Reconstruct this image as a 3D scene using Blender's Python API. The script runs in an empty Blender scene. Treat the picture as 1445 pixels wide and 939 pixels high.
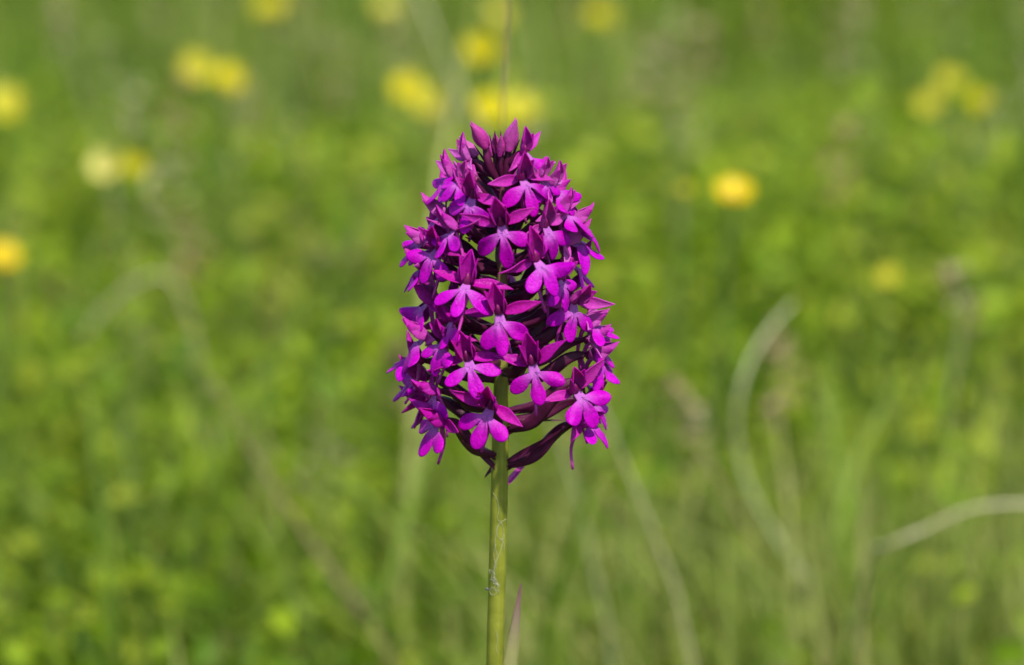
import bpy, math, random
import numpy as np
from mathutils import Vector, Matrix

random.seed(7)
rng = np.random.default_rng(11)
scene = bpy.context.scene
COL = scene.collection

# ------------------------------------------------------------------ camera
PW, PH = 1445, 939                 # size of the photograph
MM = 0.12e-3                       # metres per photo pixel in the plane of the orchid
LENS = 120.0
DIST = LENS / 36.0 * PW * MM       # distance from the lens to the orchid
PITCH = math.radians(15)
AIM = Vector((0.0020, 0.0, 0.270))
FWD = Vector((0, math.cos(PITCH), -math.sin(PITCH)))
UPV = Vector((0, math.sin(PITCH), math.cos(PITCH)))
CAM = AIM - FWD * DIST
cd = bpy.data.cameras.new('camera')
cam = bpy.data.objects.new('camera', cd)
COL.objects.link(cam)
cam.location = CAM
cam.rotation_euler = (math.radians(90) - PITCH, 0, 0)
cd.lens = LENS
cd.sensor_width = 36
cd.clip_start = 0.01
cd.clip_end = 3000
cd.dof.use_dof = True
cd.dof.focus_distance = DIST - 0.006
cd.dof.aperture_fstop = 11.5
scene.camera = cam

# ------------------------------------------------------------------ sky, sun, exposure
SUN_EL, SUN_AZ = math.radians(58), math.radians(156)     # azimuth: 0 = +Y (away from the lens), 90 = +X
world = bpy.data.worlds.new('World')
scene.world = world
world.use_nodes = True
wn = world.node_tree
bg = wn.nodes['Background']
sky = wn.nodes.new('ShaderNodeTexSky')
sky.sky_type = 'NISHITA'
sky.sun_disc = False
sky.sun_elevation = SUN_EL
sky.sun_rotation = SUN_AZ
wn.links.new(sky.outputs[0], bg.inputs[0])
bg.inputs[1].default_value = 0.15
sl = bpy.data.lights.new('sun', 'SUN')
sl.energy = 4.6
sl.angle = math.radians(1.5)
sl.color = (1.0, 0.95, 0.86)
sun = bpy.data.objects.new('sun', sl)
COL.objects.link(sun)
sdir = Vector((math.sin(SUN_AZ) * math.cos(SUN_EL), math.cos(SUN_AZ) * math.cos(SUN_EL), math.sin(SUN_EL)))
sun.rotation_euler = (-sdir).to_track_quat('-Z', 'Y').to_euler()
sun.location = sdir * 5
vs = scene.view_settings
vs.view_transform = 'Standard'
vs.look = 'None'
vs.gamma = 1
vs.exposure = 0.84
vs.use_curve_mapping = False
scene.render.engine = 'CYCLES'

# ------------------------------------------------------------------ helpers
def ray(px, py):
    """Direction through a pixel of the photograph."""
    return FWD * DIST + Vector((1, 0, 0)) * ((px - PW / 2) * MM) + UPV * ((PH / 2 - py) * MM)

def at_y(px, py, y):
    d = ray(px, py)
    return CAM + d * ((y - CAM.y) / d.y)

def at_z(px, py, z):
    d = ray(px, py)
    return CAM + d * ((z - CAM.z) / d.z)

def mesh(name, V, F, smooth=True, attrs=None):
    V = np.asarray(V, dtype=np.float32)
    F = np.asarray(F, dtype=np.int32)
    m = bpy.data.meshes.new(name)
    n, k = F.shape
    m.vertices.add(len(V))
    m.vertices.foreach_set('co', V.ravel())
    m.loops.add(n * k)
    m.loops.foreach_set('vertex_index', F.ravel())
    m.polygons.add(n)
    m.polygons.foreach_set('loop_start', np.arange(0, n * k, k, dtype=np.int32))
    m.polygons.foreach_set('use_smooth', np.full(n, smooth))
    for an, av in (attrs or {}).items():
        a = m.attributes.new(an, 'FLOAT', 'POINT')
        a.data.foreach_set('value', np.asarray(av, dtype=np.float32))
    m.update(calc_edges=True)
    m.validate()
    return m

def obj(name, m, mat=None, parent=None):
    o = bpy.data.objects.new(name, m)
    COL.objects.link(o)
    if mat and m and not m.materials:
        m.materials.append(mat)
    if parent:
        o.parent = parent
    return o

def tag(o, label, cat, group=None, kind=None):
    o['label'] = label
    o['category'] = cat
    if group:
        o['group'] = group
    if kind:
        o['kind'] = kind
    return o

def empty(name, loc=(0, 0, 0)):
    o = bpy.data.objects.new(name, None)
    o.empty_display_size = 0.01
    COL.objects.link(o)
    o.location = loc
    return o

def catmull(pts, n):
    P = [Vector(p) for p in pts]
    P = [P[0] * 2 - P[1]] + P + [P[-1] * 2 - P[-2]]
    out = []
    seg = len(P) - 3
    for i in range(n):
        s = i / (n - 1) * seg
        k = min(int(s), seg - 1)
        t = s - k
        a, b, c, d = P[k:k + 4]
        out.append(0.5 * ((2 * b) + (c - a) * t + (2 * a - 5 * b + 4 * c - d) * t * t + (3 * b - a - 3 * c + d) * t ** 3))
    return out

def tube_data(pts, radii, sides=10, flat=1.0, ridge=0.0, turn=0.0):
    """Tube through pts; radii a callable of t or list; returns V, F, t."""
    n = len(pts)
    V, T = [], []
    up = Vector((0.13, 0.27, 0.95)).normalized()
    N = None
    for i, p in enumerate(pts):
        tan = (pts[min(i + 1, n - 1)] - pts[max(i - 1, 0)]).normalized()
        if N is None:
            N = tan.orthogonal().normalized()
        N = (N - tan * N.dot(tan)).normalized()
        B = tan.cross(N)
        t = i / (n - 1)
        r = radii(t) if callable(radii) else radii[i]
        for j in range(sides):
            a = 2 * math.pi * j / sides
            q = r * (1 + ridge * math.cos(3 * a + turn * t))
            V.append(p + N * (math.cos(a) * q) + B * (math.sin(a) * q * flat))
            T.append(t)
    F = []
    for i in range(n - 1):
        for j in range(sides):
            k = (j + 1) % sides
            F.append((i * sides + j, i * sides + k, (i + 1) * sides + k, (i + 1) * sides + j))
    # close the ends with collapsed rings
    V.append(pts[0]); T.append(0); V.append(pts[-1]); T.append(1)
    a, b = len(V) - 2, len(V) - 1
    for j in range(0, sides, 2):
        k, l = (j + 1) % sides, (j + 2) % sides
        F.append((a, l, k, j))
        o = (n - 1) * sides
        F.append((b, o + j, o + k, o + l))
    return V, F, T

def tube(name, pts, radii, mat, parent=None, sides=10, n=None, flat=1.0, ridge=0.0, turn=0.0):
    if n:
        pts = catmull(pts, n)
    V, F, T = tube_data([Vector(p) for p in pts], radii, sides, flat, ridge, turn)
    return obj(name, mesh(name, V, F, attrs={'along': T}), mat, parent)

# ------------------------------------------------------------------ materials
def newmat(name):
    m = bpy.data.materials.new(name)
    m.use_nodes = True
    nt = m.node_tree
    nt.nodes.clear()
    out = nt.nodes.new('ShaderNodeOutputMaterial')
    return m, nt, out

def N(nt, kind, **kw):
    n = nt.nodes.new(kind)
    for k, v in kw.items():
        setattr(n, k, v)
    return n

def ramp(nt, stops, src=None):
    r = nt.nodes.new('ShaderNodeValToRGB')
    e = r.color_ramp.elements
    while len(e) < len(stops):
        e.new(0.5)
    for i, (p, c) in enumerate(stops):
        e[i].position = p
        e[i].color = (*c, 1)
    if src is not None:
        nt.links.new(src, r.inputs[0])
    return r

def mixcol(nt, a, b, f, blend='MIX'):
    m = nt.nodes.new('ShaderNodeMix')
    m.data_type = 'RGBA'
    m.blend_type = blend
    for s, v in ((m.inputs[0], f), (m.inputs[6], a), (m.inputs[7], b)):
        if hasattr(v, 'is_linked'):
            nt.links.new(v, s)
        elif isinstance(v, (int, float)):
            s.default_value = v
        else:
            s.default_value = (*v, 1)
    return m.outputs[2]

def leafy(name, build, rough=0.45, trans=0.35, spec=0.4, bump=0.0, bscale=600, tgain=(1.1, 1.15, 0.7), coat=0.0):
    """Thin living tissue: glossy diffuse front with light passing through."""
    m, nt, out = newmat(name)
    col = build(nt)
    p = N(nt, 'ShaderNodeBsdfPrincipled')
    nt.links.new(col, p.inputs['Base Color'])
    p.inputs['Roughness'].default_value = rough
    p.inputs['Specular IOR Level'].default_value = spec
    if bump:
        tc = N(nt, 'ShaderNodeTexCoord')
        no = N(nt, 'ShaderNodeTexNoise')
        no.inputs['Scale'].default_value = bscale
        no.inputs['Detail'].default_value = 3
        nt.links.new(tc.outputs['Object'], no.inputs['Vector'])
        b = N(nt, 'ShaderNodeBump')
        b.inputs['Strength'].default_value = bump
        b.inputs['Distance'].default_value = 0.0002
        nt.links.new(no.outputs[0], b.inputs['Height'])
        nt.links.new(b.outputs[0], p.inputs['Normal'])
    if coat:
        p.inputs['Coat Weight'].default_value = coat
        p.inputs['Coat Roughness'].default_value = 0.22
        if bump:
            nt.links.new(b.outputs[0], p.inputs['Coat Normal'])
    if trans > 0:
        t = N(nt, 'ShaderNodeBsdfTranslucent')
        tcol = mixcol(nt, col, tgain, 1.0, 'MULTIPLY')
        nt.links.new(tcol, t.inputs[0])
        mx = N(nt, 'ShaderNodeMixShader')
        mx.inputs[0].default_value = trans
        nt.links.new(p.outputs[0], mx.inputs[1])
        nt.links.new(t.outputs[0], mx.inputs[2])
        nt.links.new(mx.outputs[0], out.inputs[0])
    else:
        nt.links.new(p.outputs[0], out.inputs[0])
    return m

def attr(nt, name):
    a = N(nt, 'ShaderNodeAttribute', attribute_name=name)
    return a.outputs['Fac']

def objnoise(nt, scale, detail=2.0):
    tc = N(nt, 'ShaderNodeTexCoord')
    no = N(nt, 'ShaderNodeTexNoise')
    no.inputs['Scale'].default_value = scale
    no.inputs['Detail'].default_value = detail
    nt.links.new(tc.outputs['Object'], no.inputs['Vector'])
    return no.outputs[0]

def petal_col(deep, mid, pale):
    def f(nt):
        v = ramp(nt, [(0.3, deep), (0.65, mid)], objnoise(nt, 1500, 5)).outputs[0]
        oi = N(nt, 'ShaderNodeObjectInfo')
        hs = N(nt, 'ShaderNodeHueSaturation')
        mr = N(nt, 'ShaderNodeMapRange')
        mr.inputs[3].default_value = 0.487
        mr.inputs[4].default_value = 0.513
        nt.links.new(oi.outputs['Random'], mr.inputs[0])
        nt.links.new(mr.outputs[0], hs.inputs['Hue'])
        nt.links.new(v, hs.inputs['Color'])
        return mixcol(nt, hs.outputs[0], pale, attr(nt, 'pale'))
    return f

M = {}
M['lip'] = leafy('orchid_lip', petal_col((0.27, 0.0, 0.25), (0.40, 0.0, 0.37), (0.34, 0.095, 0.37)), rough=0.45, trans=0.25, spec=0.05, bump=0.7, bscale=3000, coat=0.05, tgain=(1.1, 0.8, 1.0))
M['sepal'] = leafy('orchid_sepal', petal_col((0.31, 0.0002, 0.22), (0.46, 0.0004, 0.35), (0.60, 0.18, 0.56)), rough=0.42, trans=0.45, spec=0.07, bump=0.6, bscale=3000, coat=0.09, tgain=(1.2, 0.8, 1.0))
M['ovary'] = leafy('orchid_ovary', lambda nt: ramp(nt, [(0.25, (0.032, 0.003, 0.016)), (0.6, (0.060, 0.004, 0.030)), (0.8, (0.11, 0.010, 0.06))], objnoise(nt, 300, 3)).outputs[0], rough=0.5, trans=0, spec=0.18, bump=0.4, bscale=900)
M['bud'] = leafy('orchid_bud', petal_col((0.17, 0.0003, 0.085), (0.30, 0.0005, 0.17), (0.55, 0.15, 0.45)), rough=0.4, trans=0.2, spec=0.12, bump=0.5, bscale=2500, tgain=(1.2, 0.8, 1.0))
M['throat'] = leafy('orchid_throat', lambda nt: ramp(nt, [(0.3, (0.07, 0.0, 0.035)), (0.7, (0.15, 0.002, 0.08))], objnoise(nt, 900)).outputs[0], rough=0.5, trans=0, spec=0.3)
M['pollen'] = leafy('orchid_column_tip', lambda nt: ramp(nt, [(0.3, (0.55, 0.30, 0.50)), (0.7, (0.70, 0.5, 0.62))], objnoise(nt, 900)).outputs[0], rough=0.4, trans=0)
M['spur'] = leafy('orchid_spur', lambda nt: ramp(nt, [(0.3, (0.28, 0.005, 0.20)), (0.7, (0.40, 0.03, 0.30))], objnoise(nt, 500)).outputs[0], rough=0.4, trans=0.15)

def stem_build(nt):
    base = ramp(nt, [(0.30, (0.115, 0.125, 0.012)), (0.55, (0.165, 0.175, 0.018)), (0.80, (0.21, 0.215, 0.030))], objnoise(nt, 260, 4)).outputs[0]
    tc = N(nt, 'ShaderNodeTexCoord')
    mp = N(nt, 'ShaderNodeMapping')
    mp.inputs['Scale'].default_value = (2600, 2600, 30)
    nt.links.new(tc.outputs['Object'], mp.inputs[0])
    no = N(nt, 'ShaderNodeTexNoise')
    no.inputs['Scale'].default_value = 1
    nt.links.new(mp.outputs[0], no.inputs[0])
    r = ramp(nt, [(0.35, (0.8, 0.85, 0.7)), (0.7, (1.1, 1.08, 1.0))], no.outputs[0])
    c = mixcol(nt, base, r.outputs[0], 1.0, 'MULTIPLY')
    top = ramp(nt, [(0.86, (0, 0, 0)), (0.97, (1, 1, 1))], attr(nt, 'along')).outputs[0]
    return mixcol(nt, c, (0.12, 0.03, 0.05), top)
M['stem'] = leafy('orchid_stem', stem_build, rough=0.42, trans=0, spec=0.4, bump=0.3, bscale=1200)
M['sheath'] = leafy('orchid_sheath', lambda nt: ramp(nt, [(0.0, (0.20, 0.23, 0.05)), (0.62, (0.28, 0.27, 0.10)), (0.80, (0.24, 0.18, 0.12)), (1.0, (0.16, 0.05, 0.08))], attr(nt, 'along')).outputs[0], rough=0.5, trans=0.3, bump=0.3, bscale=1500)
M['leaf'] = leafy('orchid_basal_leaf', lambda nt: ramp(nt, [(0.3, (0.06, 0.11, 0.018)), (0.7, (0.10, 0.16, 0.03))], objnoise(nt, 80, 4)).outputs[0], rough=0.4, trans=0.3)

def tinted(stops):
    return lambda nt: ramp(nt, stops, attr(nt, 'tint')).outputs[0]
GRASS = [(0.0, (0.042, 0.097, 0.0084)), (0.25, (0.104, 0.178, 0.0140)), (0.5, (0.153, 0.230, 0.0154)), (0.72, (0.205, 0.270, 0.0490)), (0.88, (0.260, 0.286, 0.0700)), (1.0, (0.335, 0.316, 0.1190))]
M['grass'] = leafy('meadow_grass_blade', tinted(GRASS), rough=0.5, trans=0.42, spec=0.18)
M['herb'] = leafy('meadow_herb_leaf', tinted([(0.0, (0.051, 0.117, 0.0056)), (0.35, (0.121, 0.199, 0.0063)), (0.65, (0.191, 0.265, 0.0084)), (1.0, (0.251, 0.296, 0.0210))]), rough=0.55, trans=0.42, spec=0.15)
M['seed'] = leafy('meadow_seed_head', tinted([(0.0, (0.16, 0.17, 0.06)), (0.4, (0.30, 0.29, 0.15)), (0.7, (0.26, 0.20, 0.10)), (1.0, (0.24, 0.13, 0.09))]), rough=0.6, trans=0.3, spec=0.2)
M['dry'] = leafy('dry_straw', lambda nt: ramp(nt, [(0.3, (0.25, 0.23, 0.11)), (0.7, (0.34, 0.31, 0.18))], objnoise(nt, 60, 3)).outputs[0], rough=0.45, trans=0.1, spec=0.4)
M['dry_red'] = leafy('dry_reddish_stem', lambda nt: ramp(nt, [(0.3, (0.17, 0.11, 0.05)), (0.7, (0.25, 0.18, 0.10))], objnoise(nt, 60, 3)).outputs[0], rough=0.5, trans=0.1)
M['green_stem'] = leafy('pale_green_stem', lambda nt: ramp(nt, [(0.3, (0.22, 0.24, 0.10)), (0.7, (0.30, 0.31, 0.16))], objnoise(nt, 60, 3)).outputs[0], rough=0.45, trans=0.1)
M['fstem'] = leafy('flower_stem', lambda nt: ramp(nt, [(0.3, (0.08, 0.13, 0.02)), (0.7, (0.13, 0.17, 0.04))], objnoise(nt, 60, 3)).outputs[0], rough=0.5, trans=0)
def pet(a, b):
    return lambda nt: ramp(nt, [(0.0, a), (0.7, b)], attr(nt, 'along')).outputs[0]
M['orange'] = leafy('orange_yellow_petal', pet((0.54, 0.36, 0.001), (0.58, 0.43, 0.001)), rough=0.4, trans=0.3, tgain=(1, 1, 1))
M['yellow'] = leafy('yellow_petal', pet((0.52, 0.42, 0.004), (0.56, 0.49, 0.008)), rough=0.32, trans=0.35, tgain=(1, 1, 1))
M['olive'] = leafy('dull_yellow_petal', pet((0.42, 0.36, 0.006), (0.50, 0.45, 0.010)), rough=0.4, trans=0.35, tgain=(1, 1, 1))
M['cream'] = leafy('pale_cream_petal', pet((0.50, 0.45, 0.08), (0.55, 0.51, 0.15)), rough=0.4, trans=0.35, tgain=(1, 1, 1))
M['pale'] = leafy('pale_yellow_petal', pet((0.46, 0.40, 0.015), (0.50, 0.46, 0.035)), rough=0.4, trans=0.35, tgain=(1, 1, 1))
M['web'] = leafy('cobweb_silk', lambda nt: ramp(nt, [(0.3, (0.35, 0.35, 0.26)), (0.7, (0.55, 0.55, 0.45))], objnoise(nt, 700)).outputs[0], rough=0.5, trans=0.3, tgain=(1, 1, 1))
M['speck'] = leafy('dark_speck', lambda nt: ramp(nt, [(0.3, (0.03, 0.03, 0.035)), (0.7, (0.10, 0.10, 0.10))], objnoise(nt, 3000)).outputs[0], rough=0.6, trans=0)

def ground_build(nt):
    a = ramp(nt, [(0.3, (0.035, 0.045, 0.012)), (0.5, (0.06, 0.075, 0.018)), (0.7, (0.10, 0.105, 0.035))], objnoise(nt, 9, 8)).outputs[0]
    b = ramp(nt, [(0.35, (0.7, 0.75, 0.6)), (0.65, (1.25, 1.2, 1.1))], objnoise(nt, 0.35, 5)).outputs[0]
    return mixcol(nt, a, b, 1.0, 'MULTIPLY')
M['ground'] = leafy('meadow_soil', ground_build, rough=0.9, trans=0, spec=0.1, bump=1.0, bscale=60)

# ------------------------------------------------------------------ ground
g = np.array([(-600, -600, 0), (600, -600, 0), (600, 900, 0), (-600, 900, 0)], dtype=float)
ground = obj('ground', mesh('ground', g, [(0, 1, 2, 3)], smooth=False), M['ground'])
tag(ground, 'meadow soil under the grass reaching to the horizon', 'ground', kind='structure')

# ------------------------------------------------------------------ meadow: grass, herbs, seed heads
def patch(x, y, f, ph):
    """Smooth 0..1 patchiness used for height, density and species mix."""
    return 0.5 + 0.25 * np.sin(x * f + ph + 1.7 * np.sin(y * f * 0.63 + ph)) + 0.25 * np.sin(y * f * 1.13 - ph * 2 + 1.3 * np.sin(x * f * 0.81))

def blades(x, y, h, w, lean, tint, seg=4, z0=0.0, curl=1.0, az=None):
    n = len(x)
    if az is None:
        az = rng.uniform(0, 2 * np.pi, n)
    face = az + np.pi / 2 + rng.normal(0, 0.5, n)
    V = np.zeros((n, seg + 1, 2, 3), dtype=np.float32)
    for k in range(seg + 1):
        t = k / seg
        out = lean * h * (t ** (1.6 + 0.5 * curl))
        zz = z0 + h * (t - 0.35 * np.minimum(lean, 1.4) * t ** 3)
        ww = w * (1 - t ** 1.7) * 0.5 * min(1, 0.6 + 2 * t) + 0.00008
        cx, cy = x + np.cos(az) * out, y + np.sin(az) * out
        for s, q in ((-1, 0), (1, 1)):
            V[:, k, q, 0] = cx + s * np.cos(face) * ww
            V[:, k, q, 1] = cy + s * np.sin(face) * ww
            V[:, k, q, 2] = zz
    base = (np.arange(n) * (seg + 1) * 2)[:, None, None]
    q = np.array([(2 * k, 2 * k + 1, 2 * k + 3, 2 * k + 2) for k in range(seg)])[None]
    F = (base + q).reshape(-1, 4)
    T = np.repeat(np.clip(tint, 0, 1), (seg + 1) * 2)
    return V.reshape(-1, 3), F, T

def leaves(c, size, tint, wide=0.55, flat=0.6):
    """Small pointed leaves, folded along the midrib: 6 verts, 4 quads-ish each."""
    n = len(c)
    az = rng.uniform(0, 2 * np.pi, n)
    el = rng.normal(0.25, flat, n)
    d = np.stack([np.cos(az) * np.cos(el), np.sin(az) * np.cos(el), np.sin(el)], 1)
    s = np.stack([-np.sin(az), np.cos(az), np.zeros(n)], 1)
    roll = rng.normal(0, 0.5, n)[:, None]
    nn = np.cross(d, s)
    s2 = s * np.cos(roll) + nn * np.sin(roll)
    nn = np.cross(d, s2)
    L = size[:, None]
    W = L * wide * 0.5
    P = np.stack([c, c + d * L * 0.3 + s2 * W * 0.85 + nn * W * .25, c + d * L * 0.7 + s2 * W + nn * W * .25, c + d * L - nn * L * .08,
                  c + d * L * 0.7 - s2 * W + nn * W * .25, c + d * L * 0.3 - s2 * W * 0.85 + nn * W * .25, c + d * L * 0.5], 1)
    b = (np.arange(n) * 7)[:, None, None]
    q = np.array([(0, 1, 2, 6), (6, 2, 3, 3), (6, 3, 4, 4), (0, 6, 4, 5)])
    q = np.array([(0, 1, 2, 6), (6, 2, 3, 4), (0, 6, 4, 5)])[None]
    return P.reshape(-1, 3), (b + q).reshape(-1, 4), np.repeat(np.clip(tint, 0, 1), 7)

def join(parts):
    V, F, T, o = [], [], [], 0
    for v, f, t in parts:
        V.append(v); F.append(f + o); T.append(t); o += len(v)
    return np.concatenate(V), np.concatenate(F), np.concatenate(T)

def scatter(n, x0, x1, y0, y1):
    return rng.uniform(x0, x1, n), rng.uniform(y0, y1, n)

def clear_spot(x, y):
    return np.hypot(x + 0.007, y) > 0.018

# fine green grass
parts = []
for (n, x0, x1, y0, y1, hs, ws) in ((52000, -1.0, 1.0, 0.12, 3.0, 1.0, 1.0), (26000, -1.2, 1.2, -1.3, 0.14, 0.8, 1.0),
                                    (34000, -3.0, 3.0, -2.0, 5.5, 1.1, 1.6), (36000, -16, 16, -10, 26, 1.3, 4.5)):
    x, y = scatter(n, x0, x1, y0, y1)
    k = clear_spot(x, y)
    if ws > 1.5:
        k &= ~((np.abs(x) < 0.95) & (y > -1.25) & (y < 2.9))
    x, y = x[k], y[k]
    p = 0.5 * patch(x, y, 8.0, 0.4) + 0.5 * patch(x, y, 27.0, 1.9)
    h = rng.gamma(9, 1 / 9, len(x)) * (0.050 + 0.115 * p) * hs
    if ws < 1.5:
        h = np.where(y < 0.30, np.minimum(h, 0.13), h)
        h = np.where(y < -0.05, np.minimum(h, 0.15), h)
    tint = 0.38 + 0.40 * (patch(x, y, 13, 2.0) - 0.5) + 0.35 * (patch(x, y, 38, 0.7) - 0.5) + rng.normal(0, 0.16, len(x))
    dry = rng.random(len(x)) < 0.07
    tint = np.where(dry, rng.uniform(0.75, 1.0, len(x)), tint)
    parts.append(blades(x, y, h, rng.uniform(0.0016, 0.0042, len(x)) * ws, np.abs(rng.normal(0.35, 0.3, len(x))), tint))
# looser, paler and taller tufts on one side of the orchid, leaning outwards
for (n, cx, cy, sx, sy, hh) in ((700, 0.10, 0.35, 0.05, 0.05, 0.135), (700, 0.18, 0.37, 0.05, 0.06, 0.14), (120, 0.03, 0.38, 0.03, 0.06, 0.12), (120, -0.12, 0.42, 0.08, 0.08, 0.12), (300, 0.05, 0.9, 0.25, 0.2, 0.15), (300, 0.0, 1.4, 0.35, 0.3, 0.16)):
    x, y = rng.normal(cx, sx, n), rng.normal(cy, sy, n)
    parts.append(blades(x, y, rng.uniform(0.6, 1.1, n) * hh, rng.uniform(0.0022, 0.0045, n), np.abs(rng.normal(0.25, 0.2, n)), rng.normal(0.80, 0.12, n)))
# thin dead straws and long fine blades, most of them leaning the same way in the wind
for (n, x0, x1, y0, y1, h0, h1) in ((130, 0.0, 0.22, 0.24, 0.50, 0.10, 0.17), (110, -0.35, 0.35, 0.5, 0.9, 0.12, 0.20), (160, -0.5, 0.5, 0.9, 2.0, 0.14, 0.24), (60, -0.22, 0.0, 0.28, 0.55, 0.09, 0.14)):
    x, y = scatter(n, x0, x1, y0, y1)
    parts.append(blades(x, y, rng.uniform(h0, h1, n), rng.uniform(0.0010, 0.0022, n), np.abs(rng.normal(0.55, 0.25, n)), rng.choice([0.55, 0.8, 0.9, 1.0], n), seg=7, az=rng.normal(np.pi, 0.55, n)))
V, F, T = join(parts)
grass = obj('meadow_grass', mesh('meadow_grass', V, F, attrs={'tint': T}), M['grass'])
tag(grass, 'dense soft green grass blades filling the meadow behind the orchid', 'grass', kind='stuff')

# low leafy herbs (clover, medick) in clumps
C, S, TT = [], [], []
def herb_clumps(n, x0, x1, y0, y1, per, size, hmax):
    for cx, cy in zip(*scatter(n, x0, x1, y0, y1)):
        if math.hypot(cx, cy) < 0.05:
            continue
        pt = float(patch(np.array(cx), np.array(cy), 5.0, 1.1))
        hh = hmax * (0.40 + 0.75 * pt) * random.uniform(0.55, 1.25)
        if -0.1 < cy < 0.28:
            hh = min(hh, 0.11)
        r = random.uniform(0.02, 0.05) * (size / 0.011)
        q = rng.normal(0, 1, (per, 3)) * [r, r, 0.0]
        q[:, 2] = hh * rng.beta(2.6, 1.3, per)
        C.append(q + [cx, cy, 0.01])
        S.append(rng.uniform(0.6, 1.4, per) * size)
        TT.append(np.clip(0.22 + 0.5 * pt + random.gauss(0, 0.27) + rng.normal(0, 0.10, per), 0, 1))
herb_clumps(3000, -0.85, 0.85, 0.14, 2.8, 44, 0.0095, 0.13)
herb_clumps(300, -1.2, 1.2, -1.3, 0.12, 30, 0.012, 0.10)
herb_clumps(450, -3.2, 3.2, -2, 6, 30, 0.018, 0.13)
V, F, T = leaves(np.concatenate(C), np.concatenate(S), np.concatenate(TT))
herbs = obj('meadow_herbs', mesh('meadow_herbs', V, F, smooth=False, attrs={'tint': T}), M['herb'])
tag(herbs, 'low yellow-green clover-like herb leaves growing among the grass', 'herbs', kind='stuff')

# feathery grass seed heads and fine dead stalks standing among the blades
C, S, TT, parts = [], [], [], []
x, y = scatter(900, -1.0, 1.0, 0.40, 3.0)
for cx, cy in zip(x, y):
    h = random.uniform(0.10, 0.19)
    lx, ly = random.gauss(0, 0.02), random.gauss(0, 0.02)
    k = 24
    t = rng.random(k)
    q = np.stack([cx + lx + rng.normal(0, 0.002, k), cy + ly + rng.normal(0, 0.002, k), h + t * 0.03], 1)
    C.append(q); S.append(rng.uniform(0.004, 0.008, k))
    TT.append(np.full(k, random.random()))
V, F, T = leaves(np.concatenate(C), np.concatenate(S), np.concatenate(TT), wide=0.35)
hb = blades(x, y, np.full(len(x), 0.16), np.full(len(x), 0.0012), np.full(len(x), 0.15), rng.uniform(0.1, 0.8, len(x)))
V, F, T = join([(V, F, T), hb])
seeds = obj('grass_seed_heads', mesh('grass_seed_heads', V, F, smooth=False, attrs={'tint': T}), M['seed'])
tag(seeds, 'fine buff grass seed heads scattered among the meadow grass', 'seed heads', kind='stuff')

# ------------------------------------------------------------------ individual grass stems seen behind the orchid
def foot(p_low, p_next):
    """Carry a stem on down to the soil, turning upright."""
    d = (p_low - p_next)
    d = d.normalized() if d.z < 0 else Vector((0, 0, -1))
    d = (d + Vector((0, 0, -0.8))).normalized()
    k = p_low.z / -d.z
    mid = p_low + d * (k * 0.5)
    end = p_low + d * k
    end.z = -0.003
    return mid, end

def grass_stem(pix, ydep, r_mm, mat, label, name='grass_stem', head=None, group=None, flat=1.0, tip=0.45):
    pts = [at_y(px, py, ydep + dy) for px, py, dy in pix]            # listed from the top down
    mid, end = foot(pts[-1], pts[-2])
    P = [end, mid] + pts[::-1]
    root = empty(name, (end.x, end.y, 0))
    off = Vector((end.x, end.y, 0))
    P = [p - off for p in P]
    tube('stalk', P, lambda t: r_mm * 0.50e-3 * (1 - (1 - tip) * t), mat, root, sides=8, n=48, flat=flat)
    if head:
        n, L, w = head
        a, b = P[-1], P[-2]
        d = (a - b).normalized()
        c = np.array([tuple(a - d * (L * random.random()) + Vector([random.gauss(0, w) for _ in range(3)])) for _ in range(n)])
        V, F, T = leaves(c, rng.uniform(0.003, 0.007, n), rng.uniform(0.2, 1, n), wide=0.4)
        obj('seed_head', mesh('seed_head', V, F, smooth=False, attrs={'tint': T}), M['seed'], root)
    tag(root, label, 'grass stem', group)
    return root

grass_stem([(1118, 428, 0.02), (1075, 480, 0.01), (1046, 545, 0), (1040, 620, 0), (1058, 690, 0), (1105, 775, 0), (1150, 850, 0)], 0.34, 1.6, M['green_stem'],
           'pale grass stem bent into a tall bow, its top curling over', tip=0.8)
grass_stem([(845, 560, 0), (880, 650, 0), (925, 760, 0), (965, 880, 0)], 0.26, 1.3, M['dry'],
           'straight pale straw stem leaning towards the orchid spike, the thicker of two')
grass_stem([(775, 590, 0), (812, 690, 0), (838, 800, 0), (862, 920, 0)], 0.30, 1.3, M['green_stem'],
           'pale green grass stem rising close behind the orchid stem')
grass_stem([(790, 630, 0), (850, 690, 0), (915, 790, 0), (960, 930, 0)], 0.36, 1.2, M['dry_red'],
           'brownish dry stem crossing behind the pale straw stems')
grass_stem([(955, 540, 0), (985, 630, 0), (1040, 720, 0), (1100, 830, 0), (1140, 920, 0)], 0.36, 1.5, M['dry_red'],
           'reddish-brown dry grass stem leaning beside the bowed pale stem', head=(30, 0.018, 0.0016))
grass_stem([(1470, 712, 0), (1420, 712, 0), (1365, 720, 0), (1310, 745, 0), (1250, 772, 0), (1225, 800, 0.02)], 0.26, 1.5, M['dry'],
           'pale straw stem arching low and almost flat over the grass', tip=0.9)
grass_stem([(112, 485, 0), (150, 432, 0), (195, 398, 0), (238, 392, 0), (268, 450, 0), (290, 550, 0), (312, 680, 0)], 0.50, 1.3, M['dry'],
           'faded grass stem folded over at the top like a hook', tip=0.8)
grass_stem([(300, 540, 0), (345, 620, 0), (405, 715, 0), (470, 810, 0), (550, 930, 0)], 0.32, 1.5, M['dry_red'],
           'pinkish-brown dry stem leaning away from the orchid, standing in low herbs')
grass_stem([(585, -20, 0), (610, 40, 0), (640, 110, 0), (672, 180, 0), (700, 300, 0)], 0.62, 2.0, M['green_stem'],
           'pale grey-green stalk slanting up behind the top of the orchid', tip=0.9)
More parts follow.
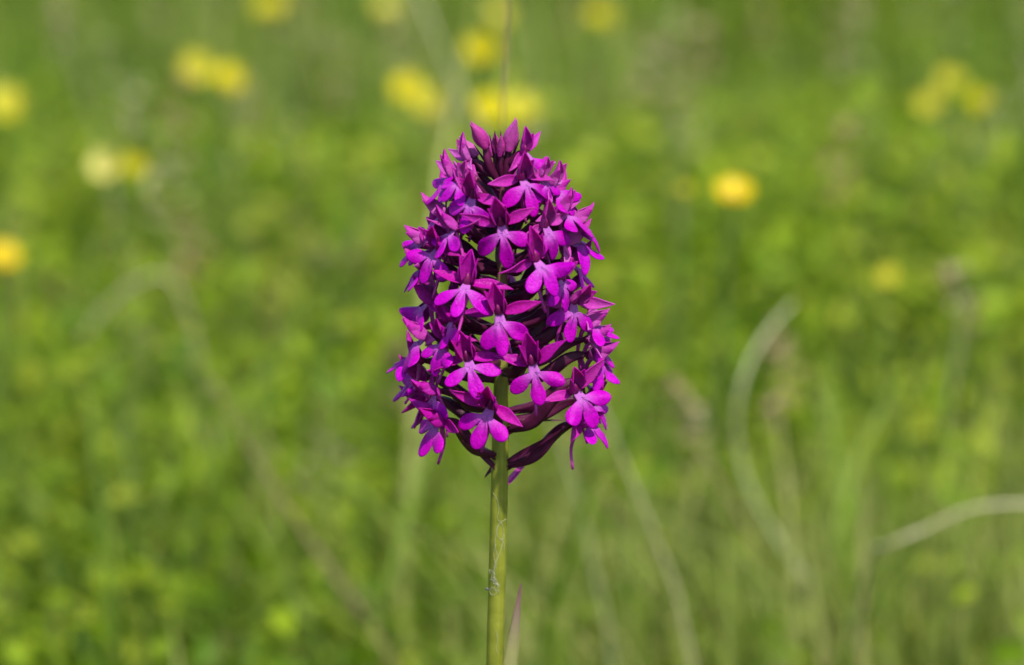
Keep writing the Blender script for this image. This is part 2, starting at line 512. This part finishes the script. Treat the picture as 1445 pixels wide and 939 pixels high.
grass_stem([(716, -30, 0), (716, 20, 0), (713, 90, 0), (709, 170, 0), (707, 400, 0.01)], 0.14, 0.62, M['dry_red'],
           'thin upright brown stem standing straight behind the orchid spike', tip=0.8)
grass_stem([(1335, 380, 0), (1358, 430, 0), (1348, 520, 0), (1318, 680, 0), (1318, 800, 0)], 0.44, 1.5, M['green_stem'],
           'tall pale green stem with a slight kink near its top', head=(26, 0.02, 0.0016))
grass_stem([(70, -10, 0), (95, 60, 0), (120, 140, 0), (140, 200, 0), (170, 330, 0)], 0.62, 1.0, M['dry'],
           'thin grey stem leaning outwards among the pale yellow flowers')
grass_stem([(0, 290, 0), (20, 380, 0), (30, 500, 0), (38, 640, 0)], 0.55, 1.3, M['dry_red'],
           'dull brown upright stem beside an orange-yellow flower')
grass_stem([(945, 40, 0), (948, 120, 0), (950, 220, 0), (955, 330, 0)], 0.75, 1.6, M['green_stem'],
           'stout pale green stalk with a dense pale seed head', head=(90, 0.035, 0.005))

# ------------------------------------------------------------------ yellow flowers
def petal_verts(L, W, prof, cup, bend, nu=8, nv=11, twist=0.0):
    """Petal along +X, across Y, concave side towards +Z. Returns V (nv*nu), F, t."""
    V, T = [], []
    x = z = 0.0
    ang = 0.0
    dt = 1.0 / (nv - 1)
    for i in range(nv):
        t = i * dt
        w = W * prof(t)
        ca, sa = math.cos(ang), math.sin(ang)
        tw = twist * t
        for j in range(nu):
            u = -1 + 2 * j / (nu - 1)
            c = cup if abs(cup) > 1e-3 else 1e-3
            yy = w * math.sin(u * c) / c
            nz = w * (1 - math.cos(u * c)) / c
            yy, nz = yy * math.cos(tw) - nz * math.sin(tw), yy * math.sin(tw) + nz * math.cos(tw)
            V.append((x - nz * sa, yy, z + nz * ca))
            T.append(t)
        b = bend(t) if callable(bend) else bend
        ang += b * dt
        x += math.cos(ang) * L * dt
        z += math.sin(ang) * L * dt
    F = [(i * nu + j, i * nu + j + 1, (i + 1) * nu + j + 1, (i + 1) * nu + j) for i in range(nv - 1) for j in range(nu - 1)]
    return np.array(V), F, np.array(T)

def frame(d, n):
    d = Vector(d).normalized()
    n = Vector(n)
    n = (n - d * n.dot(d)).normalized()
    y = n.cross(d)
    m = Matrix((d, y, n)).transposed()
    return m

def place(V, base, d, n):
    R = np.array(frame(d, n))
    return V @ R.T + np.array(base)

round_prof = lambda t: (0.25 + 0.95 * math.sin(min(1.0, t * 1.15) * math.pi / 2)) * math.sqrt(max(0.0, 1 - max(0.0, (t - 0.6) / 0.4) ** 2)) + 0.02

flower_cache = {}
def flower_meshes(mat, k):
    key = (mat, k)
    if key in flower_cache:
        return flower_cache[key]
    ms = []
    for i in range(5):
        a = 2 * math.pi * i / 5 + random.gauss(0, 0.06)
        el = 0.30 + random.gauss(0, 0.08)
        d = Vector((math.cos(a) * math.cos(el), math.sin(a) * math.cos(el), math.sin(el)))
        V, F, T = petal_verts(1.0, 0.52, round_prof, 0.5, 0.55 + random.gauss(0, .15), nu=6, nv=8)
        V = place(V, d * 0.08, d, (-math.cos(a) * math.sin(el), -math.sin(a) * math.sin(el), math.cos(el)))
        m = mesh('petal', V, F, attrs={'along': T})
        m.materials.append(M[mat])
        ms.append(m)
    # centre: domed boss with a ring of stamens
    V, F, o = [], [], 0
    for i in range(18):
        a, r = i * 2.4, 0.07 + 0.16 * math.sqrt(i / 18)
        p0 = Vector((math.cos(a) * r * .5, math.sin(a) * r * .5, 0.02))
        p1 = Vector((math.cos(a) * r, math.sin(a) * r, 0.30 - r * 0.4))
        v, f, _ = tube_data(catmull([p0, (p0 + p1) / 2, p1], 4), lambda t: 0.012 + 0.024 * (t > 0.6), 6)
        F += [tuple(q + o for q in ff) for ff in f]
        V += v; o += len(v)
    c = mesh('flower_centre', V, F, attrs={'along': np.full(len(V), 0.0)})
    c.materials.append(M['yellow' if mat != 'orange' else 'orange'])
    flower_cache[key] = (ms, c)
    return flower_cache[key]

def flower(px, py, h, mat, r_mm, tilt, label, group=None, k=0):
    p = at_z(px, py, h)
    base = Vector((p.x + random.gauss(0, 0.012), p.y + random.uniform(0.0, 0.025), 0))
    root = empty('meadow_flower', base)
    ms, c = flower_meshes(mat, k)
    hd = p - base
    q = Matrix.Translation(hd) @ Matrix.Rotation(tilt[1], 4, 'Y') @ Matrix.Rotation(tilt[0], 4, 'X') @ Matrix.Rotation(random.uniform(0, 6), 4, 'Z') @ Matrix.Scale(r_mm * 0.92e-3, 4)
    for m in ms:
        o = obj('petal', m, None, root); o.matrix_local = q
    o = obj('flower_centre', c, None, root); o.matrix_local = q
    nrm = (q.to_3x3() @ Vector((0, 0, 1))).normalized()
    tube('stem', [(0, 0, -0.003), hd * 0.5 + Vector((random.gauss(0, .004), random.gauss(0, .004), 0)), hd - nrm * 0.01, hd + nrm * 0.0004], lambda t: 0.0009 - 0.0003 * t, M['fstem'], root, sides=6, n=14)
    for i in range(2):
        a = random.uniform(0, 6.28)
        V, F, T = petal_verts(0.03, 0.0035, lambda t: (0.3 + 1.5 * t) * (1 - t ** 2.2), 0.5, -0.8, nu=4, nv=8)
        V = place(V, hd * (0.35 + 0.2 * i), (math.cos(a), math.sin(a), 0.8), (0, 0, 1))
        obj('leaf', mesh('leaf', V, F, attrs={'tint': np.full(len(T), 0.45)}), M['herb'], root)
    return tag(root, label, 'flower', group)

FR = (0.85, 0.0)                     # heads tipped towards the light
GY = 'open yellow flowers in the grass above the orchid'
flower(1035, 279, 0.205, 'orange', 6.6, (0.45, 0.05), 'bright orange-yellow flower standing alone on the open side of the orchid')
flower(2, 368, 0.165, 'orange', 6.6, (0.6, 0.3), 'orange-yellow flower beside a dull brown upright stem')
flower(322, 118, 0.190, 'yellow', 7.6, (0.7, 0.3), 'golden yellow flower touching a paler yellow one')
flower(281, 100, 0.190, 'pale', 7.8, (0.9, -0.2), 'pale yellow flower overlapping a golden yellow one')
flower(152, 237, 0.180, 'cream', 7.0, (0.9, -0.3), 'pale cream flower paired with a smaller yellow one')
flower(187, 238, 0.180, 'olive', 5.8, (0.7, 0.4), 'small yellow flower paired with a pale cream one')
flower(10, 152, 0.180, 'pale', 8.6, (0.8, 0.1), 'large pale yellow flower by a thin grey leaning stem')
flower(383, 16, 0.185, 'olive', 8.2, (0.7, 0.0), 'dull yellow flower far back, beyond the golden and pale yellow pair')
flower(850, 28, 0.185, 'olive', 7.2, (0.7, 0.0), 'dull yellow flower far back, between the thin brown stem and stout pale stalk')
flower(680, 75, 0.190, 'yellow', 8.4, (0.85, 0.0), 'large clear yellow flower next to the thin upright brown stem')
flower(700, 28, 0.180, 'pale', 7.2, (0.5, 0.2), 'faint pale yellow flower just behind the large clear yellow one')
flower(576, 128, 0.185, 'yellow', 7.2, (0.7, -0.2), 'yellow flower with a pale partner beside the slanting grey-green stalk', k=1)
flower(598, 148, 0.182, 'pale', 6.8, (0.8, 0.2), 'pale yellow flower tucked under a yellow one by the slanting stalk')
flower(692, 158, 0.195, 'yellow', 7.6, (0.8, -0.1), 'yellow flower right behind the topmost orchid buds, the brighter of two', k=1)
flower(735, 160, 0.195, 'pale', 7.6, (0.8, 0.1), 'pale yellow flower right behind the topmost orchid buds, the duller of two')
flower(1380, 145, 0.185, 'olive', 5.6, (0.8, 0.0), 'small dull yellow flower beside a cluster of pale ones')
flower(1340, 118, 0.178, 'pale', 6.4, (0.7, 0.1), 'washed-out pale yellow flower just above a small dull yellow one')
flower(1312, 150, 0.172, 'pale', 6.0, (0.7, -0.2), 'washed-out pale yellow flower, of its cluster farthest from the dull yellow one')
flower(545, 18, 0.178, 'pale', 7.0, (0.4, 0.1), 'faint pale flower at the foot of the far grass, beyond the yellow ones')
flower(1252, 392, 0.160, 'pale', 4.2, (0.8, 0.0), 'tiny pale yellow flower low among green herbs')
flower(966, 270, 0.190, 'olive', 2.8, (0.8, 0.0), 'tiny greenish-yellow flower near the bright orange-yellow one')

# ------------------------------------------------------------------ the orchid
mm = 1e-3
orchid = empty('pyramidal_orchid', (0, 0, 0))
tag(orchid, 'tall pyramidal orchid with a dense magenta flower spike on a green stem', 'orchid')

def axis_px(py):
    return np.interp(py, [180, 300, 560, 680, 830, 939], [711, 709, 707, 705, 701, 698])
def stem_rad(py):
    return np.interp(py, [180, 240, 320, 450, 560, 640, 720, 939], [2, 4, 6, 9, 11, 12.5, 12.5, 12.6]) * MM
def axis(py):
    return at_y(axis_px(py), py, 0)
sp = [axis(py) for py in range(939, 199, -20)]
m_ = (sp[3].x - sp[0].x) / (sp[3].z - sp[0].z)
low = [Vector((sp[0].x + m_ * (z - sp[0].z), 0.00025 * math.sin(z * 40), z)) for z in np.linspace(-0.004, sp[0].z - 0.0022, 80)]
pts = catmull(low + sp, 200)
def r_at(z):
    zs = [axis(py).z for py in (939, 720, 640, 560, 450, 320, 240, 200)]
    return float(np.interp(z, [0, 0.12] + zs, [0.0021, 0.0017] + [stem_rad(py) for py in (939, 720, 640, 560, 450, 320, 240, 200)]))
V, F, T = tube_data(pts, [r_at(p.z) for p in pts], 20)
obj('stem', mesh('stem', V, F, attrs={'along': [v[2] / pts[-1].z for v in V]}), M['stem'], orchid)

def stem_point(z):
    for a, b in zip(pts, pts[1:]):
        if a.z <= z <= b.z:
            return a.lerp(b, (z - a.z) / max(1e-9, b.z - a.z))
    return pts[-1].copy()

lance = lambda t: min(1.0, 0.42 + 1.5 * t) * (1 - t ** 1.9)
lance_thin = lambda t: min(1.0, 0.5 + 2.2 * t) * (1 - t) ** 0.75
hoodp = lambda t: min(1.0, 0.62 + 1.1 * t) * (1 - t ** 2.3)

def thick(o, th=0.00022):
    s = o.modifiers.new('thickness', 'SOLIDIFY')
    s.thickness = th
    s.offset = 0
    b = o.modifiers.new('smooth', 'SUBSURF')
    b.levels = b.render_levels = 1
    return o

def lip_mesh(sc, droop, spread, mlen):
    nth, nr = 73, 9
    lb = [random.uniform(1.1, 1.35) for _ in range(3)]
    lobes = [(-spread + random.gauss(0, .09), random.uniform(2.8, 3.3), 1.75, lb[0]), (random.gauss(0, .08), 3.15 * mlen, 1.85, lb[1] * 0.95), (spread + random.gauss(0, .09), random.uniform(2.8, 3.3), 1.75, lb[2])]
    tw = [random.gauss(0.0, 0.42), random.gauss(-0.1, 0.35), random.gauss(0.0, 0.42)]
    def rad(th):
        best = 1.15 * math.cos(min(1.2, abs(th) * 0.75))
        for a0, c, a, b in lobes:
            ph = th - a0
            if abs(ph) > 1.3:
                continue
            dx, dy = math.cos(ph), math.sin(ph)
            A = dx * dx / (a * a) + dy * dy / (b * b)
            B = -2 * c * dx / (a * a)
            Cc = c * c / (a * a) - 1
            D = B * B - 4 * A * Cc
            if D > 0:
                best = max(best, (-B + math.sqrt(D)) / (2 * A))
        return best
    lim = spread + 0.75
    wav = random.uniform(0, 6)
    V, P = [], []
    for i in range(nth):
        th = -lim + 2 * lim * i / (nth - 1)
        R = rad(th)
        near = min(abs(th - l[0]) for l in lobes)
        wt = [math.exp(-((th - l[0]) / 0.35) ** 2) for l in lobes]
        fold = sum(a * b for a, b in zip(wt, tw))
        for j in range(nr):
            s = j / (nr - 1)
            r = R * s
            x, y = r * math.cos(th), r * math.sin(th)
            n = -droop * 0.035 * r * r - 0.10 * (near * r) ** 2 * s + 0.10 * math.sin(wav + th * 3 + r)
            n += fold * max(0.0, r - 1.6) * 0.75
            n += 0.45 * math.exp(-((abs(y) - 0.62) / 0.26) ** 2) * math.exp(-((x - 1.3) / 0.9) ** 2)
            V.append((x * mm * sc, y * mm * sc, n * mm * sc))
            P.append(min(1, 0.95 * math.exp(-(r / 1.55) ** 2.2)))
    F = [(i * nr + j, i * nr + j + 1, (i + 1) * nr + j + 1, (i + 1) * nr + j) for i in range(nth - 1) for j in range(nr - 1)]
    # claw joining the lobes to the throat
    o, nc = len(V), 7
    for i in range(5):
        x = -1.25 + 0.45 * i
        for j in range(nc):
            u = -1 + 2 * j / (nc - 1)
            yy = u * (0.62 + 0.10 * i)
            n = -0.12 + 0.45 * math.exp(-((abs(yy) - 0.62) / 0.26) ** 2) * math.exp(-((x - 0.7) / 0.9) ** 2) - 0.10 * u * u
            V.append((x * mm * sc, yy * mm * sc, n * mm * sc))
            P.append(0.9)
    F += [(o + i * nc + j, o + i * nc + j + 1, o + (i + 1) * nc + j + 1, o + (i + 1) * nc + j) for i in range(4) for j in range(nc - 1)][::1]
    return np.array(V), [tuple(reversed(f)) for f in F], P

def floret(pos, yaw, pitch, roll, sc, attach_drop, lipang=62, hoodel=56, paleness=0.25, att_r=None, spread_el=0.2, openness=1.0):
    """A floret with its throat at pos, facing yaw (0 = to the lens, + = photo right)."""
    yw, pt = math.radians(yaw), math.radians(pitch)
    f = Vector((math.sin(yw) * math.cos(pt), -math.cos(yw) * math.cos(pt), math.sin(pt)))
    z = (Vector((0, 0, 1)) - f * f.z).normalized()
    y = z.cross(f)
    ro = math.radians(roll)
    z2 = z * math.cos(ro) - y * math.sin(ro)
    y2 = z2.cross(f)
    Mx = Matrix((f, y2, z2)).transposed().to_4x4()
    Mx.translation = pos
    inv = Mx.inverted()
    sc = sc * 1.02
    paleness = max(0.0, paleness - 0.19) * 1.8  # pale pink highlights, strongest on upper and outer florets, painted into the sepal colour
    k = sc * mm
    # throat and column: the piece the others are set on
    Vv, Ff, _ = tube_data([Vector((-1.3, 0, -0.5)) * k, Vector((-0.7, 0, -0.2)) * k, Vector((-0.1, 0, 0.25)) * k, Vector((0.35, 0, 0.9)) * k, Vector((0.5, 0, 1.35)) * k],
                          [0.5 * k, 0.8 * k, 0.7 * k, 0.34 * k, 0.1 * k], 12)
    root = obj('floret', mesh('floret', Vv, Ff), M['throat'], orchid)
    root.matrix_local = Mx
    # lip
    a = math.radians(lipang + random.gauss(0, 9))
    Vv, Ff, P = lip_mesh(sc, random.uniform(0.3, 1.3), random.uniform(0.86, 1.08), random.uniform(0.90, 1.16))
    Vv = place(Vv, Vector((0.1 + 0.95 * math.cos(a), 0, -0.45 - 0.95 * math.sin(a))) * k, (math.cos(a), 0, -math.sin(a)), (math.sin(a), 0, math.cos(a)))
    thick(obj('lip', mesh('lip', Vv, Ff, attrs={'pale': P}), M['lip'], root), 0.00025)
    # hood (dorsal sepal) with the two small petals at its sides
    e = math.radians(hoodel + random.gauss(0, 6))
    d, n = Vector((math.cos(e), 0, math.sin(e))), Vector((math.sin(e), 0, -math.cos(e)))
    Vv, Ff, T = petal_verts(random.uniform(5.0, 6.0) * k, 2.75 * k, hoodp, random.uniform(1.45, 1.85), lambda t: 0.9 * (0.45 - t) + random.gauss(0, .1), nu=9, nv=11)
    Vv = place(Vv, Vector((-0.9, 0, 0.3)) * k, d, n)
    thick(obj('dorsal_sepal', mesh('dorsal_sepal', Vv, Ff, attrs={'pale': paleness * np.clip(1.2 - T, 0, 1)}), M['sepal'], root))
    for s in (-1, 1):
        Vv, Ff, T = petal_verts(4.3 * k, 1.25 * k, hoodp, 0.8, lambda t: 0.5 * (0.4 - t), nu=6, nv=9)
        dd = (d + Vector((0.22, 0.22 * s, -0.05))).normalized()
        Vv = place(Vv, Vector((-0.35, 0.75 * s, 0.25)) * k, dd, (0.35, -1.0 * s, -0.1))
        thick(obj('petal', mesh('petal', Vv, Ff, attrs={'pale': (0.05 + paleness) * np.clip(1.1 - T, 0, 1)}), M['sepal'], root), 0.0002)
    # spreading lateral sepals
    for s in (-1, 1):
        L = random.uniform(5.0, 6.6) * k * openness
        tipb = random.uniform(-1.5, 0.9)
        Vv, Ff, T = petal_verts(L, random.uniform(1.2, 1.45) * k, lance, 0.75, lambda t: tipb * t, nu=7, nv=12, twist=random.gauss(0, 0.7))
        dd = Vector((random.gauss(0.15, 0.32), s, random.gauss(spread_el - 0.05, 0.30)))
        Vv = place(Vv, Vector((-0.5, 0.75 * s, -0.05)) * k, dd, (0.9, 0, 0.45 + random.gauss(0, .25)))
        thick(obj('lateral_sepal', mesh('lateral_sepal', Vv, Ff, attrs={'pale': paleness * np.clip(0.3 + T, 0, 1)}), M['sepal'], root))
    # spur
    b = random.gauss(0, 0.8)
    tube('spur', [Vector((-0.5, 0, -0.7)) * k, Vector((-1.3, 0, -2.2)) * k, Vector((-2.2, b * .5, -5)) * k, Vector((-2.0, b, -8.5)) * k], lambda t: (0.42 - 0.2 * t) * k, M['spur'], root, sides=8, n=12)
    # ovary running back to the stem, and its bract
    zs = pos.z - attach_drop
    ap = stem_point(zs)
    outv = (pos - ap); outv.z = 0
    o_n = outv.normalized()
    ap = ap + o_n * (r_at(ap.z) * 0.6)
    th = pos + f * (-0.9 * k)
    m1 = ap.lerp(th, 0.35) + o_n * (0.06 * outv.length) + Vector((0, 0, -0.05)) * outv.length
    m2 = ap.lerp(th, 0.75) + Vector((0, 0, 0.02)) * outv.length
    rr = 0.95 * k * min(1.0, 0.55 + 40 * outv.length)
    cl = [inv @ p for p in (ap, m1, m2, th)]
    ov = tube('ovary', cl, lambda t: rr * (0.42 + 0.62 * math.sin(math.pi * min(1, t * 1.02) ** 0.9)), M['ovary'], root, sides=18, n=22, ridge=0.20, turn=random.choice((-1, 1)) * random.uniform(5, 8))
    # bract: slim pointed leaf lying along the underside of the ovary
    dirv = (th - ap)
    Lb = dirv.length * random.uniform(0.5, 0.85)
    dl = inv.to_3x3() @ (dirv.normalized() + Vector((random.gauss(0, .06), random.gauss(0, .06), -0.10)))
    nl = inv.to_3x3() @ (Vector((0, 0, 1)) - dirv.normalized() * dirv.normalized().z + o_n * -0.2)
    bb = inv @ (ap + Vector((0, 0, -0.9 * k)))
    Vv, Ff, T = petal_verts(Lb, 0.75 * k, lance_thin, 0.9, random.uniform(-0.25, 0.15), nu=5, nv=10)
    Vv = place(Vv, bb, dl, nl)
    thick(obj('bract', mesh('bract', Vv, Ff), M['ovary'], root), 0.0002)
    return root

def Rpx(py):
    return float(np.interp(py, [190, 210, 250, 300, 350, 400, 450, 510, 560, 610], [20, 36, 66, 88, 98, 106, 112, 118, 120, 118]))
def drop_at(py):
    return float(np.interp(py, [200, 260, 330, 450, 560, 620], [34, 42, 50, 62, 76, 76])) * MM

# throat pixel (x, y), facing yaw or None (radial), roll, scale, paleness (painted highlight), lip angle, hood elevation
FRONT = [
    # rim of young florets at the top
    (741, 214, 35, 12, 0.80, 0.30, 55, 66), (658, 226, -70, -10, 0.85, 0.55, 45, 66),
    (640, 250, -75, -8, 0.98, 0.45, 48, 50), (667, 277, -22, -10, 0.98, 0.28, 64, 58), (738, 251, 20, 12, 0.98, 0.30, 64, 60),
    (779, 262, 62, 8, 1.02, 0.55, 50, 56), (625, 300, -95, 0, 1.0, 0.50, 55, 30), (792, 300, 78, 10, 1.02, 0.40, 45, 45),
    # second tier
    (707, 316, 2, 5, 1.04, 0.25, 66, 58), (618, 350, -40, -4, 1.04, 0.25, 66, 52), (757, 366, 24, 16, 1.06, 0.25, 66, 60),
    (803, 338, 85, 0, 1.02, 0.55, 40, 35), (600, 372, -92, -4, 1.0, 0.35, 45, 25), (806, 368, 100, 5, 1.0, 0.35, 48, 40),
    # middle
    (659, 398, -14, -12, 1.06, 0.22, 66, 60), (704, 441, 2, 11, 1.06, 0.22, 66, 60), (811, 426, 38, -6, 1.06, 0.35, 64, 54),
    (604, 425, -80, 0, 1.02, 0.25, 55, 30), (828, 455, 85, 5, 1.02, 0.55, 35, 25), (598, 474, -72, -2, 1.06, 0.35, 52, 40),
    # lower tiers
    (660, 506, -8, 14, 1.06, 0.22, 66, 62), (751, 512, 12, 10, 1.08, 0.22, 66, 60), (838, 500, 70, 10, 1.04, 0.50, 45, 35),
    (596, 528, -95, -5, 1.02, 0.25, 65, 20), (826, 535, 100, 0, 1.0, 0.30, 60, 40), (692, 574, -10, -14, 1.12, 0.22, 66, 58),
    (813, 551, 36, 14, 1.08, 0.28, 64, 54), (620, 592, -48, -16, 1.06, 0.22, 66, 40), (600, 560, -110, -6, 0.98, 0.22, 60, 30),
    (822, 594, 75, 4, 0.98, 0.25, 35, 15), (636, 452, -50, 10, 0.86, 0.2, 66, 45),
    # fillers that show between and beside the large ones
    (654, 256, -50, -14, 0.78, 0.5, 55, 60), (764, 250, 55, 10, 0.78, 0.5, 50, 60), (640, 322, -62, 0, 0.92, 0.35, 60, 50),
    (770, 318, 48, 14, 0.95, 0.4, 62, 52), (790, 392, 60, 6, 0.92, 0.4, 62, 50),
    (628, 478, -46, -8, 0.92, 0.25, 64, 48), (612, 552, -64, 6, 0.95, 0.25, 60, 42),
    (832, 562, 70, 6, 0.95, 0.3, 55, 40), (598, 338, -88, -6, 0.92, 0.5, 48, 34), (812, 312, 84, 8, 0.92, 0.5, 48, 36), (834, 478, 88, 0, 0.95, 0.5, 45, 30),
    (590, 505, -90, 4, 0.95, 0.3, 50, 30),
]
LOWEST = ((813, 551), (620, 592), (692, 574), (822, 594))
for (px, py, yaw, roll, sc, pal, la, he) in FRONT:
    R = Rpx(py)
    dx = px - float(axis_px(py))
    s = max(-1, min(1, dx / R))
    dep = -math.sqrt(max(0.0, 1 - s * s)) * R * MM
    if abs(yaw) > 90:
        dep = -dep * 0.5
    elif abs(yaw) > 78:
        dep = dep * 0.3
    pos = at_y(px, py, dep)
    floret(pos, yaw + random.gauss(0, 6), random.gauss(4, 9), roll + random.gauss(0, 5), sc, drop_at(py) * (1.0 if (px, py) in LOWEST else random.uniform(0.42, 0.66) if py > 430 else random.uniform(0.6, 0.95)), la, he, pal)

# florets round the far side of the spike
for i, (py, yaw) in enumerate([(280, 150), (282, -150), (300, 178), (305, 128), (308, -130), (325, 155), (330, -160), (360, 122), (365, -120), (375, 180),
                               (410, 145), (415, -148), (440, 112), (450, -115), (455, 176), (490, 140), (495, -138), (525, 168)]):
    R = Rpx(py) * 0.97 * MM
    a = math.radians(yaw)
    c = axis(py)
    pos = Vector((c.x + math.sin(a) * R, -math.cos(a) * R, c.z + 0.2 * R))
    floret(pos, yaw + random.gauss(0, 8), random.gauss(6, 5), random.gauss(0, 10), random.uniform(0.95, 1.05), drop_at(py) * 0.6, 60, 45, 0.3)

# closed buds crowning the spike
def bud(tip, base, w, attach, shade=0.1):
    t, b = at_y(*tip), at_y(*base)
    ap = stem_point(at_y(*attach).z)
    ax = (t - b)
    P = [b + ax * s for s in np.linspace(0, 1, 12)]
    prof = lambda s: w * MM * (0.30 + 0.75 * math.sin(math.pi * min(1, s * 0.9 + 0.12)) ** 1.0) * (1 - s ** 3) + 0.00005
    V, F, T = tube_data(P, prof, 12)
    V = np.array([tuple(v) for v in V])
    root = obj('bud', mesh('bud', V, F, attrs={'pale': np.array(T) * 0.12 + shade}), M['bud'], orchid)
    mid = ap.lerp(b, 0.5) + Vector(((b.x - ap.x) * 0.25, (b.y - ap.y) * 0.25, -0.0004))
    tube('ovary', [ap, mid, b + ax * 0.08], lambda s: w * MM * (0.38 + 0.22 * math.sin(math.pi * s)), M['ovary'], root, sides=8, n=10)
    # overlapping sepal edge on the bud
    d = ax.normalized()
    nv = Vector((random.uniform(-.4, .4), -1, 0.1))
    nv = -(nv - d * nv.dot(d)).normalized()
    Vv, Ff, T = petal_verts(ax.length * 1.02, w * MM * 0.95, hoodp, 1.2, 0.0, nu=7, nv=9)
    Vv = place(Vv, b - nv * (w * MM * 0.98), d, nv)
    thick(obj('sepal', mesh('sepal', Vv, Ff, attrs={'pale': T * 0.2 + shade}), M['bud'], root), 0.00015)
    return root

bud((664, 171, -0.002), (686, 207, -0.001), 10.5, (700, 262, 0))
bud((728, 166, -0.001), (717, 212, -0.0005), 11, (709, 262, 0), 0.2)
bud((698, 186, 0.0), (701, 216, 0.0), 6.5, (707, 258, 0))
bud((708, 190, -0.002), (706, 220, -0.001), 6, (708, 258, 0))
bud((690, 192, 0.006), (698, 222, 0.004), 6, (706, 262, 0))
bud((716, 188, 0.007), (711, 222, 0.005), 6, (709, 262, 0))
bud((648, 194, 0.003), (672, 222, 0.002), 9, (704, 272, 0), 0.35)
# loose pointed bracts: at the crown and the lowest ones under the spike
def bract(tip, base, w, label=None):
    t, b = at_y(*tip), at_y(*base)
    Vv, Ff, T = petal_verts((t - b).length, w * MM, lance_thin, 0.9, 0.15, nu=5, nv=10)
    Vv = place(Vv, b, t - b, Vector((0.1, -1, 0.6)))
    return thick(obj('bract', mesh('bract', Vv, Ff), M['ovary'], orchid), 0.0002)
for tp, bs, w in (((697, 182, -0.001), (704, 240, 0), 4), ((706, 183, -0.0015), (707, 242, -0.0005), 4), ((690, 190, 0.002), (703, 244, 0), 3.5), ((734, 196, 0.001), (712, 246, 0), 4),
                  ((806, 602, -0.006), (716, 652, -0.0012), 7), ((684, 674, 0.001), (699, 655, 0), 5), ((628, 590, -0.004), (700, 662, -0.001), 7),
                  ((668, 205, 0.002), (700, 250, 0), 3.5), ((745, 214, -0.003), (713, 258, -0.001), 4)):
    bract(tp, bs, w)
bract((758, 634, 0.004), (714, 684, 0.0006), 7).data.materials[0] = M['spur']

# sheathing stem leaf at the lower right, two more and the basal rosette below the frame
def sheath(ztip, off, base_z, w, yaw, L):
    b = stem_point(base_z)
    a = math.radians(yaw)
    o = Vector((math.sin(a), -math.cos(a), 0))
    V, F, T = petal_verts(L, w, lambda t: (1 - t) ** 0.85 * min(1, 0.8 + t), 1.3, off, nu=9, nv=18)
    d = Vector((0, 0, 1)) + o * 0.10
    V = place(V, b + o * (r_at(base_z) * 1.02), d, -o)
    return thick(obj('sheath_leaf', mesh('sheath_leaf', V, F, attrs={'along': T}), M['sheath'], orchid), 0.00025)
tp = at_y(735, 822, -0.001)
b0 = stem_point(tp.z - 0.034)
dl = tp - (b0 + Vector((r_at(b0.z) * 0.9, -0.0008, 0)))
V, F, T = petal_verts(dl.length * 1.0, 25 * MM, lambda t: (1 - t) ** 0.8 * min(1, 0.75 + t), 0.95, 0.0, nu=9, nv=18)
V = place(V, b0 + Vector((r_at(b0.z) * 0.9, -0.0008, 0)), dl, Vector((-0.3, 0.95, 0)))
thick(obj('sheath_leaf', mesh('sheath_leaf', V, F, attrs={'along': T}), M['sheath'], orchid), 0.00025)
sheath(0.16, -0.1, 0.105, 0.0030, -60, 0.05)
sheath(0.12, -0.15, 0.060, 0.0036, 120, 0.06)
for i in range(6):
    a = i * 1.05 + 0.3
    V, F, T = petal_verts(random.uniform(0.07, 0.10), 0.007, lambda t: min(1, 0.6 + t) * (1 - t ** 2.5), 0.8, -1.2, nu=6, nv=14)
    d = Vector((math.cos(a), math.sin(a), 0.9))
    V = place(V, pts[0] + Vector((0, 0, 0.008)) + Vector((math.cos(a), math.sin(a), 0)) * 0.0015, d, Vector((0, 0, 1)))
    thick(obj('basal_leaf', mesh('basal_leaf', V, F, attrs={'along': T}), M['leaf'], orchid), 0.0003)

# ------------------------------------------------------------------ wisp of cobweb on the stem, a loose hair on a floret
web = empty('cobweb', stem_point(at_y(701, 830, 0).z))
tag(web, 'wispy white cobweb clinging to the green orchid stem', 'cobweb')
wl = web.location
def stem_front(px, py, out=0.00012):
    p = at_y(px, py, 0)
    ax_ = stem_point(p.z)
    r = r_at(p.z)
    dx = max(-0.97, min(0.97, (p.x - ax_.x) / r))
    return Vector((ax_.x + dx * (r + out), ax_.y - math.sqrt(1 - dx * dx) * (r + out), p.z)) - wl
def thread(pl, r, name='thread'):
    tube(name, [stem_front(px, py) for px, py in pl], lambda t: r, M['web'], web, sides=5, n=26)
thread([(696, 692), (702, 702), (704, 716), (702, 728), (708, 736), (710, 748), (707, 762)], 0.000026)
thread([(714, 730), (706, 734), (701, 742), (703, 754), (710, 762), (711, 775)], 0.000026)
thread([(703, 738), (700, 752), (699, 768), (702, 780), (698, 794), (697, 808)], 0.000026)
thread([(711, 752), (707, 770), (701, 788), (697, 804), (699, 820), (695, 832)], 0.000026)
thread([(700, 764), (697, 780), (700, 796), (694, 812), (702, 822), (704, 834)], 0.000026)
thread([(700, 885), (702, 898), (700, 910), (703, 920)], 0.000026)
for i in range(6):
    y0 = random.uniform(806, 832)
    thread([(random.uniform(691, 704), y0), (random.uniform(691, 704), y0 + random.uniform(-7, 7)), (random.uniform(691, 704), y0 + random.uniform(-8, 8)), (random.uniform(691, 704), y0 + random.uniform(-5, 5))], 0.000026)
c = stem_front(688, 831)
V, F, T = tube_data([c + Vector((-0.0004, -0.0001, 0.00005)), c + Vector((-0.0001, 0, 0.0001)), c + Vector((0.0003, -0.0001, 0))], [0.00012, 0.0003, 0.00012], 8)
obj('speck', mesh('speck', V, F), M['speck'], web)
